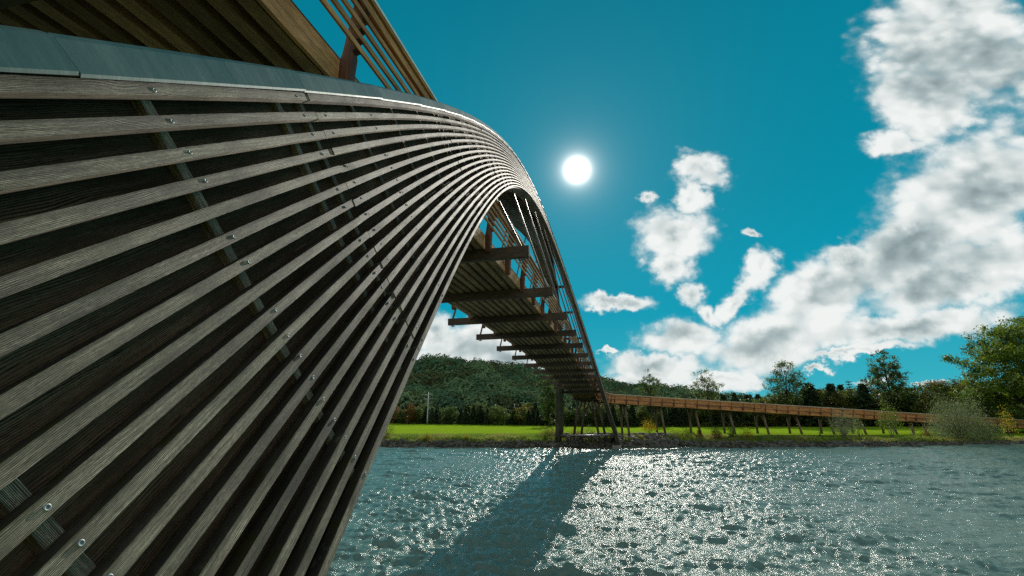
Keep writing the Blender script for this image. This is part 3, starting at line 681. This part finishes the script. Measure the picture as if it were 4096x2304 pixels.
# single tall trees that rise over the ramp
pop = [broadleaf('poplar%d' % i, 16, W_, 80+i, n_, int(p_*1.05), .36, b_, .075, ('dark', 'mid'), 30, .35, 'bark', .2, .3, ln) for i, (W_, n_, p_, b_, ln) in enumerate(((8.2, 150, 30, .22, 0), (9.6, 150, 30, .2, -.08), (9.6, 200, 30, .15, .02), (7.8, 230, 30, .1, .0), (6.8, 170, 60, .05, 0)))]
for (X, Y, topz, me, lb) in ((8.7, 147, 17.1, pop[0], 'loose airy poplar, first one rising over the ramp right of the bridge end'),
        (24.6, 147, 17.6, pop[1], 'airy poplar leaning left over the ramp, second one from the bridge end'),
        (45.2, 148, 19.5, pop[2], 'tall airy poplar over the middle of the ramp among dark spruces'),
        (70.0, 147, 21.8, pop[3], 'tallest narrow poplar, rising over the right half of the ramp'),
        (-20.6, 141, 17.2, pop[4], 'tall leafy poplar just left of the far bridge leg')):
    h = (topz-float(ground(X, Y)))/16; plant('poplar', lb, 'poplar', me, X, Y, 0, (h, h, h), 'tall poplars behind the meadow')
spar = conifer('bare_spruce', 12, 6.0, 71, True, .4)
for X, topz, me, H_, w, lb in ((28.8, 10.6, V_co[0], 10, 1.15, 'small spruce tip just right of the leaning poplar'), (31.8, 10.9, V_co[1], 10, 1.15, 'pointed spruce standing alone between the two middle poplars'),
        (51.4, 13.3, V_co[2], 10, 1.5, 'broad dark spruce right of the tall middle poplar'), (56.9, 13.0, V_co[0], 10, 1.25, 'slender dark spruce beside the yellowish tree'),
        (61.5, 13.8, spar, 12, 1.1, 'sparse spruce with bare upswept branches behind the ramp'), (64.6, 12.8, V_co[1], 10, 1.25, 'pointed spruce just left of the tallest poplar')):
    h = (topz-float(ground(X, 149)))/H_; plant('spruce', lb, 'spruce', me, X, 149, X, (h*w, h*w, h), 'spruces rising over the ramp')
rt = broadleaf('round_tree', 11, 14, 91, 230, 50, .42, .05, .07, ('olive', 'mid'), 14, .3)
for X, Y, topz, w, lb, me in ((56.0, 152, 11.5, .7, 'yellowish round tree half hidden behind slender spruces', rt), (36.3, 150, 9.6, .55, 'low round tree behind the middle of the ramp', V_br[0]), (40.5, 150, 9.9, .6, 'second low round tree behind the middle of the ramp', V_br[2]),
        (74.5, 150, 11.8, .8, 'dark round tree right of the tallest poplar', V_br[1]), (80.0, 140, 13.2, 1.0, 'round olive green tree behind the ramp, left of the big tree', rt), (90.0, 138, 11.5, .9, 'dark bushy tree behind the ramp below the big tree', V_br[1])):
    h = (topz-float(ground(X, Y)))/(11 if me is rt else 10); plant('round_tree', lb, 'tree', me, X, Y, X*1.3, (h*(1.15 if me is rt else 1.3), h*1.2, h))
bt = broadleaf('big_tree', 22, 21, 101, 620, 76, .42, .18, .045, ('mid', 'bright'), 26, .35, 'bark', .38, .42)
h = (23.4-float(ground(78, 113)))/22
plant('big_tree', 'big spreading tree with yellow-green crown behind the ramp at the right edge', 'tree', bt, 79.5, 114, .4, (h*.98, h*.98, h))
bt2 = broadleaf('lower_tree', 12, 13, 104, 260, 50, .42, .03, .065, ('bright', 'mid'), 12, .3)
plant('leafy_tree', 'low bushy bright green tree under the big tree at the right edge', 'tree', bt2, 76.0, 122, 1.0, (1, 1, .88))
# shrubs and saplings on the bank
def onbank(rat, d):
    Y = 90.0
    for _ in range(8): Y = float(wl(rat*Y))+d
    return rat*Y, Y
def bnk(name, label, cat, H, W, seed, n, ls, mats, rat, d, **k):
    me = bush(name, H, W, seed, n, ls, mats, **k); X, Y = onbank(rat, d); return plant(name, label, cat, me, X, Y, parts=('stems', 'leaves'))
bnk('sapling', 'young tree with golden yellow and green leaves on the bank right of the bridge leg', 'tree', 3.4, 2.7, 1, 900, .22, ('gold', 'bright'), .0508, 4.2, stems=8, base=.25)
bnk('shrub', 'dark red shrub on the bank in front of the ramp', 'shrub', 2.2, 2.2, 2, 900, .2, ('red', 'dark'), .1740, 3.2)
bnk('shrub', 'slim red shrub left of the bigger red one on the bank', 'shrub', 1.7, .9, 3, 350, .2, ('red', 'rust'), .1430, 3.4)
bnk('shrub', 'yellow-orange grassy shrub low on the bank', 'shrub', 2.2, 2.6, 4, 700, .26, ('gold', 'olive'), .2270, 2.8, asp=.2)
bnk('shrub', 'yellow-green low shrub on the stones left of the red shrubs', 'shrub', 1.5, 2.8, 5, 900, .2, ('bright', 'olive'), .0990, 2.6)
bnk('shrub', 'olive rounded shrub between the slim red and yellow-green shrubs', 'shrub', 1.8, 3.0, 15, 900, .2, ('olive', 'bright'), .1210, 3.2)
bnk('shrub', 'thin leafy shrub right of the red shrub near the trestle', 'shrub', 2.6, 1.5, 6, 500, .2, ('mid', 'silver'), .2010, 3.8)
bnk('willow', 'grey-green willow bush fanning upward in front of the ramp', 'shrub', 5.4, 4.4, 7, 2600, .2, ('silver', 'mid'), .3915, 3.4, stems=26, asp=.25, barkm='palebark', base=.12)
bnk('sapling', 'slim leafy sapling beside the grey-green willow bush', 'tree', 3.8, 2.0, 17, 420, .22, ('silver', 'bright'), .4140, 5.0, stems=6, base=.3)
bnk('sapling', 'young bright green tree on several thin stems in front of the ramp', 'tree', 6.3, 3.9, 8, 1700, .24, ('bright', 'mid'), .4660, 5.0, stems=9, base=.24, hollow=.1, barkm='palebark')
bnk('willow', 'big silvery willow bush at the water in front of the ramp', 'shrub', 6.9, 9.6, 9, 20000, .24, ('silver', 'mid'), .5700, 3.6, stems=30, asp=.25)
bnk('shrub', 'dark low shrub at the right foot of the big willow bush', 'shrub', 3.6, 5.0, 19, 2300, .22, ('mid', 'dark'), .6080, 2.8)
bnk('sapling', 'yellow-green sapling right of the big willow bush', 'tree', 5.6, 2.6, 10, 700, .24, ('bright', 'gold'), .6420, 4.5, stems=6, base=.2)
bnk('sapling', 'bare twiggy sapling left of the big willow bush', 'tree', 3.6, 1.6, 11, 40, .12, ('gold', 'olive'), .4990, 3.8, stems=9, barkm='palebark')
bnk('shrub', 'rusty dry weed clump on the bank left of the big willow', 'shrub', 1.8, 1.8, 12, 500, .2, ('rust', 'olive'), .5190, 3.4)
bnk('shrub', 'bare brown stalks on the bank left of the willow bush', 'shrub', 1.9, .9, 13, 60, .14, ('rust', 'olive'), .3500, 4.5, stems=8)
bnk('shrub', 'round yellow-green tussock on the stones far left', 'shrub', 1.5, 1.9, 14, 1200, .2, ('bright', 'gold'), -.4150, 1.6, asp=.2)
bnk('shrub', 'olive leaning shrub at the left end of the visible bank', 'shrub', 2.6, 3.4, 16, 900, .2, ('olive', 'bright'), -.5100, 4.0)
bnk('shrub', 'small rusty grass clump on the left stones', 'shrub', 1.3, 1.0, 18, 400, .18, ('rust', 'gold'), -.3260, 1.5, asp=.2)
bnk('shrub', 'slim green weeds beside the left bridge leg', 'shrub', 1.5, 1.0, 20, 300, .18, ('bright', 'mid'), -.1560, 2.0)
bnk('shrub', 'green weeds with small pale flowers between the bridge legs', 'shrub', 2.3, 2.4, 22, 600, .18, ('mid', 'silver'), -.0640, 2.8)
bnk('shrub', 'rusty brown undergrowth just right of the left bridge leg', 'shrub', 1.5, 3.6, 23, 1300, .18, ('rust', 'olive'), -.0930, 2.9)
bnk('shrub', 'rusty brown undergrowth left of the left bridge leg', 'shrub', 1.5, 4.5, 24, 1500, .18, ('rust', 'mid'), -.1450, 4.4)
# stones of the bank
def build_rocks():
    t = (1+5**.5)/2
    ico = np.array([(-1, t, 0), (1, t, 0), (-1, -t, 0), (1, -t, 0), (0, -1, t), (0, 1, t), (0, -1, -t), (0, 1, -t), (t, 0, -1), (t, 0, 1), (-t, 0, -1), (-t, 0, 1)], float); ico /= np.linalg.norm(ico[0])
    fc = np.array([(0, 11, 5), (0, 5, 1), (0, 1, 7), (0, 7, 10), (0, 10, 11), (1, 5, 9), (5, 11, 4), (11, 10, 2), (10, 7, 6), (7, 1, 8), (3, 9, 4), (3, 4, 2), (3, 2, 6), (3, 6, 8), (3, 8, 9), (4, 9, 5), (2, 4, 11), (6, 2, 10), (8, 6, 7), (9, 8, 1)])
    g = np.random.default_rng(9); n = 5200
    X = g.uniform(-80, 105, n); d = g.uniform(-.5, 1.7, n); s_ = g.uniform(.12, .40, n)
    nb = 260; X[:nb] = g.uniform(-12, 9, nb); d[:nb] = g.uniform(.2, 5.0, nb); s_[:nb] = g.uniform(.35, .75, nb)
    Y = wl(X)+d; Z = ground(X, Y)+s_*.1
    V = ico[None]*(1+g.normal(0, .16, (n, 12, 1)))*np.stack([s_*g.uniform(.8, 1.5, n), s_*g.uniform(.8, 1.3, n), s_*g.uniform(.5, .85, n)], 1)[:, None]
    a = g.random(n)*6.28; c, s2 = np.cos(a)[:, None], np.sin(a)[:, None]
    V = np.stack([V[..., 0]*c-V[..., 1]*s2, V[..., 0]*s2+V[..., 1]*c, V[..., 2]], -1)+np.stack([X, Y, Z], 1)[:, None]
    F = (fc[None]+12*np.arange(n)[:, None, None]).reshape(-1, 3).astype(np.int32)
    me = bpy.data.meshes.new('bank_stones'); me.vertices.add(n*12); me.vertices.foreach_set('co', V.astype(np.float32).ravel())
    me.loops.add(len(F)*3); me.loops.foreach_set('vertex_index', F.ravel()); me.polygons.add(len(F))
    me.polygons.foreach_set('loop_start', np.arange(0, len(F)*3, 3, dtype=np.int32)); me.polygons.foreach_set('loop_total', np.full(len(F), 3, dtype=np.int32))
    m_, N, b, o = mat('stone'); P = N.node('ShaderNodeNewGeometry').outputs['Position']
    N.put(b.inputs['Base Color'], N.mix(N.mapr(N.noise(P, 1.1, 4, .6), .35, .65), (.04, .04, .034), (.13, .13, .11))); b.inputs['Roughness'].default_value = .9; b.inputs['Specular IOR Level'].default_value = .15; bump(N, b, N.noise(P, 6, 4, .6), .5, .05)
    me.materials.append(m_); me.update(); me.validate()
    tag(link('bank_stones', me), 'grey riprap stones along the far waterline', 'stones', kind='stuff')
build_rocks()
def build_tufts():
    g = np.random.default_rng(13); n = 60000; X = g.uniform(-75, 105, n); d = 1.0+g.random(n)**1.3*6.8; Y = wl(X)+d
    pn = .5+.5*np.sin(X*.9+np.sin(X*.31)*3)*np.sin(X*.37+d*1.3); hgt = (.14+.7*pn**1.5*np.exp(-((d-2.0)/1.5)**2))*g.uniform(.6, 1.3, n)
    Z = ground(X, Y); a = g.random(n)*6.28; w = g.uniform(.03, .08, n); lx, ly = g.normal(0, .3, n)*hgt, g.normal(0, .3, n)*hgt
    dx, dy = np.cos(a)*w, np.sin(a)*w
    Vq = np.stack([np.stack([X-dx, Y-dy, Z-.05], 1), np.stack([X+dx, Y+dy, Z-.05], 1), np.stack([X+dx*.3+lx, Y+dy*.3+ly, Z+hgt], 1), np.stack([X-dx*.3+lx, Y-dy*.3+ly, Z+hgt], 1)], 1)
    gm = [leaf('verge_green', (.07, .12, .015), (.18, .25, .04), .4, .8), leaf('verge_straw', (.16, .14, .04), (.30, .26, .09), .4, .8)]
    tag(link('verge_grass', quads_mesh('verge_grass', Vq, gm, ((g.random(n)+.3*np.sin(X*.5)) > .72).astype(int))), 'rough grass and weeds on the river bank', 'grass', kind='stuff')
build_tufts()
# ------------------------------------------------------------------ wooded hill
HAZ = [-70, -43.9, -34.2, -26.2, -24.3, -21.6, -19.8, -15.6, -12, -10, -8.9, -5.2, -1.9, -.5, .8, 2.1, 6, 13.5, 22.2, 50]
HEL = [5.6, 5.4, 5.7, 5.7, 5.6, 5.85, 5.25, 5.15, 4.8, 4.37, 3.9, 3.42, 2.95, 2.45, 2.05, 1.8, 1.2, .5, .2, .1]
RR = 540.0
def hill_z(az, r):
    top = RR*np.tan(np.radians(np.interp(np.degrees(az), HAZ, HEL)))+HC-9.5
    t = np.clip((r-300)/(RR-300), 0, 1); up = top*(t*.55+.45*t*t*(3-2*t))
    fold = 4.5*np.sin(np.degrees(az)*.55+r*.012)*np.sin(t*3.14)
    back = np.clip((r-RR)/200, 0, 1); return np.maximum((up+fold)*(1-back*.6)-1*(1-t), -1)
def build_hill():
    az = np.linspace(R(-72), R(50), 240); r = np.linspace(285, 760, 70); A, Q = np.meshgrid(az, r)
    P = np.stack([Q*np.sin(A), Q*np.cos(A), hill_z(A, Q)], -1)
    tag(link('hill', grid_mesh('hill', P, [plain('hill_soil', (.03, .045, .02), .9, 0, .3, .05)])), kind='structure')
    g = np.random.default_rng(17); C = []
    n = 2300; a = R(-50)+g.random(n)*R(60); q = 300+g.random(n)**.8*262; 
    rad = g.uniform(5.0, 11.0, n); z = hill_z(a, q)+rad*.75; cx, cy = q*np.sin(a), q*np.cos(a)
    keep = (np.degrees(a) > -31) | (g.random(n) < .35); cx, cy, z, rad = cx[keep], cy[keep], z[keep], rad[keep]; n = len(cx)
    per = 230; d = unit(n*per, g); d[:, 2] = np.abs(d[:, 2])*1.2-.3; d /= np.linalg.norm(d, axis=1, keepdims=True)
    lump = 1+.16*np.sin(d[:, 0]*7+np.repeat(cx, per))*np.sin(d[:, 1]*8+np.repeat(cy, per))
    c = np.stack([cx, cy, z], 1).repeat(per, 0)+d*(rad.repeat(per)*lump)[:, None]*np.array([1, 1, .95])
    nn = d+g.normal(0, .22, d.shape); nn /= np.linalg.norm(nn, axis=1, keepdims=True)
    t1 = np.cross(nn, unit(len(nn), g)); t1 /= np.linalg.norm(t1, axis=1, keepdims=True)+1e-9; t2 = np.cross(nn, t1); s_ = g.uniform(.7, 1.35, len(nn))[:, None]
    V = np.stack([c-t1*s_, c-t2*s_*.8, c+t1*s_, c+t2*s_*.8], 1)
    tag(link('forest', quads_mesh('forest', V, [G['forest'], G['forest2'], G['forest3']], g.choice([0, 1, 2], n, p=[.45, .22, .33]).repeat(per))), 'dense mixed forest covering the far hill', 'forest', kind='stuff')
build_hill()
# ------------------------------------------------------------------ power line
CABLE = plain('cable_grey', (.10, .11, .11), 1.0, 0, .1, 1, 0, 0.0)
def power_pole(X, Y, zt, lb):
    zb_ = float(ground(X, Y)); r_ = tag(empty('power_pole', (X, Y, zb_)), lb, 'pole', 'power poles of the line beyond the meadow'); H = zt-zb_
    mb = MB(); mb.tube([(0, 0, -.3), (0, 0, H*.12), (0, 0, H)], [.27, .24, .1], 10); mb.build('mast', [M['steel']], r_)
    at_ = []
    for i, (dz, w) in enumerate(((.6, 1.2), (2.0, 1.5), (3.4, 1.2))):
        mb = MB(); mb.box((0, 0, H-dz), (w, 0, 0), (0, .05, 0), (0, 0, .06)); ar = mb.build('crossarm', [M['steel']], r_)
        for s_ in (-1, 1):
            mb = MB(); mb.tube([(s_*w*.93, 0, H-dz-.05), (s_*w*.93, 0, H-dz-.2), (s_*w*.93, 0, H-dz-.22), (s_*w*.93, 0, H-dz-.42)], [.05, .12, .06, .1], 8); mb.build('insulator', [M['screw']], ar); at_.append(Vector((X+s_*w*.93, Y, zb_+H-dz-.42)))
    return at_
pa = power_pole(-61.6, 152-3.5, 12.4, 'thin grey power pole standing at the edge of the meadow far left'); pb = power_pole(-14.0, 212, 12.6, 'power pole hidden beyond the tree row behind the bridge leg')
pl = tag(empty('power_line', (-38, 180, 6)), 'thin power cables hanging in front of the wooded hill', 'cables')
for a, b in zip(pa, pb):
    mb = MB(); mb.tube([a.lerp(b, t)-UP*(4*2.6*t*(1-t)) for t in np.linspace(0, 1, 25)], .014, 5); mb.build('cable', [CABLE], pl, -Vector(pl.location))
# ------------------------------------------------------------------ two people walking on the ramp
def person(label, X, Y, z, ang, coat, lean=0.0, arm=.2):
    J = {'pelvis': (0, 0, .95, .14, .12), 'waist': (0, .01, 1.12, .13, .10), 'chest': (0, .02, 1.34, .17, .12), 'neck': (0, .03, 1.50, .055, .055), 'head0': (0, .045, 1.60, .075, .085), 'head': (0, .05, 1.68, .085, .10), 'top': (0, .04, 1.755, .06, .07)}
    E_ = [('pelvis', 'waist'), ('waist', 'chest'), ('chest', 'neck'), ('neck', 'head0'), ('head0', 'head'), ('head', 'top')]
    for s_, st_ in ((1, .16), (-1, -.12)):
        n = 'r' if s_ > 0 else 'l'
        J['hip'+n] = (s_*.09, 0, .88, .095, .095); J['knee'+n] = (s_*.10, st_*.7+.03, .50, .06, .06); J['ank'+n] = (s_*.10, st_-.03, .10, .042, .042); J['toe'+n] = (s_*.11, st_+.13, .045, .04, .03)
        J['sh'+n] = (s_*.19, .02, 1.42, .06, .06); J['elb'+n] = (s_*.24, -st_*.6, 1.13, .045, .045); J['wr'+n] = (s_*.23, arm-st_*.6, .97 if arm < .3 else 1.12, .03, .03); J['pm'+n] = (s_*.225, arm+.07-st_*.6, .93 if arm < .3 else 1.13, .03, .018)
        E_ += [('pelvis', 'hip'+n), ('hip'+n, 'knee'+n), ('knee'+n, 'ank'+n), ('ank'+n, 'toe'+n), ('chest', 'sh'+n), ('sh'+n, 'elb'+n), ('elb'+n, 'wr'+n), ('wr'+n, 'pm'+n)]
        for f in range(4):
            J['f%d' % f+n] = (s_*(.20+f*.016), arm+.15-st_*.6-.012*abs(f-1.5), (.90 if arm < .3 else 1.12), .008, .008); E_.append(('pm'+n, 'f%d' % f+n))
        J['th'+n] = (s_*.185, arm+.09-st_*.6, (.92 if arm < .3 else 1.15), .009, .009); E_.append(('wr'+n, 'th'+n))
    ks = list(J); me = bpy.data.meshes.new('person'); me.from_pydata([(J[k_][0], J[k_][1]+lean*J[k_][2], J[k_][2]) for k_ in ks], [(ks.index(a), ks.index(b)) for a, b in E_], [])
    o = bpy.data.objects.new('person', me); COL.objects.link(o); o.location = (X, Y, z); o.rotation_euler = (0, 0, ang)
    m1 = o.modifiers.new('skin', 'SKIN'); m1.use_smooth_shade = True; m2 = o.modifiers.new('sub', 'SUBSURF'); m2.levels = m2.render_levels = 1
    for i, k_ in enumerate(ks): me.skin_vertices[0].data[i].radius = J[k_][3:5]
    me.skin_vertices[0].data[0].use_root = True
    m_, N, b, _o = mat('person_colours'); tc = N.node('ShaderNodeTexCoord').outputs['Object']; sp = N.node('ShaderNodeSeparateXYZ'); N.put(sp.inputs[0], tc)
    c = N.mix(N.m('GREATER_THAN', sp.outputs[2], .88), (.02, .022, .03), coat); c = N.mix(N.m('GREATER_THAN', sp.outputs[2], 1.5), c, (.42, .26, .19)); N.put(b.inputs['Base Color'], c); b.inputs['Roughness'].default_value = .8
    me.materials.append(m_)
    hp = []; 
    for zz, rr, dy in ((1.66, .100, -.02), (1.71, .108, .0), (1.76, .096, .02), (1.80, .05, .03), (1.81, .004, .03)): hp.append([Vector((math.cos(w_)*rr*.9, .035+dy+lean*zz+math.sin(w_)*rr-.012, zz)) for w_ in [k_*6.283/14 for k_ in range(14)]])
    mb = MB(); mb.sweep(hp, sm=True); mb.build('hair', [plain('hair', (.03, .02, .015), .7)], o)
    mb = MB(); mb.tube([(0, .13+lean*1.66, 1.685), (0, .165+lean*1.66, 1.65), (0, .14+lean*1.66, 1.64)], [.008, .016, .01], 6); mb.build('nose', [plain('skin_tone', (.42, .26, .19), .6)], o)
    for s_ in (-1, 1):
        mb = MB(); mb.tube([(s_*.032, .138+lean*1.7, 1.70), (s_*.032, .146+lean*1.7, 1.70)], .010, 8); mb.build('eye', [plain('eye_dark', (.03, .02, .02), .3)], o)
        mb = MB(); mb.tube([(s_*.088, .05+lean*1.7, 1.70), (s_*.10, .045+lean*1.7, 1.69), (s_*.09, .045+lean*1.7, 1.65)], [.012, .022, .012], 6); mb.build('ear', [plain('skin_tone', (.42, .26, .19), .6)], o)
    jk = MB(); jk.sweep([[Vector((math.cos(w_)*a_, dy+lean*zz+math.sin(w_)*b_, zz)) for w_ in [k_*6.283/20 for k_ in range(20)]] for zz, a_, b_, dy in ((.80, .185, .155, .0), (.95, .18, .15, .0), (1.12, .17, .135, .01), (1.32, .205, .15, .02), (1.43, .19, .12, .02), (1.50, .09, .09, .03), (1.53, .07, .075, .03))], sm=True, caps=False)
    jk.build('jacket', [plain('jacket', coat, .85, 0, .2, 12)], o)
    return tag(o, label, 'person')
def on_curve(a): a = R(a); return AXC+RB*(1-math.cos(a))+.4, ye+RB*math.sin(a), zend-.11*RB*a+.215
for a, lb, coat, dl in ((71, 'person in a dark coat standing on the curve of the ramp', (.02, .025, .035), .6), (60, 'second person in brownish clothes on the ramp nearer the bridge leg', (.12, .08, .06), 1.2)):
    x_, y_, z_ = on_curve(a); person(lb, x_, y_, z_, dl, coat)
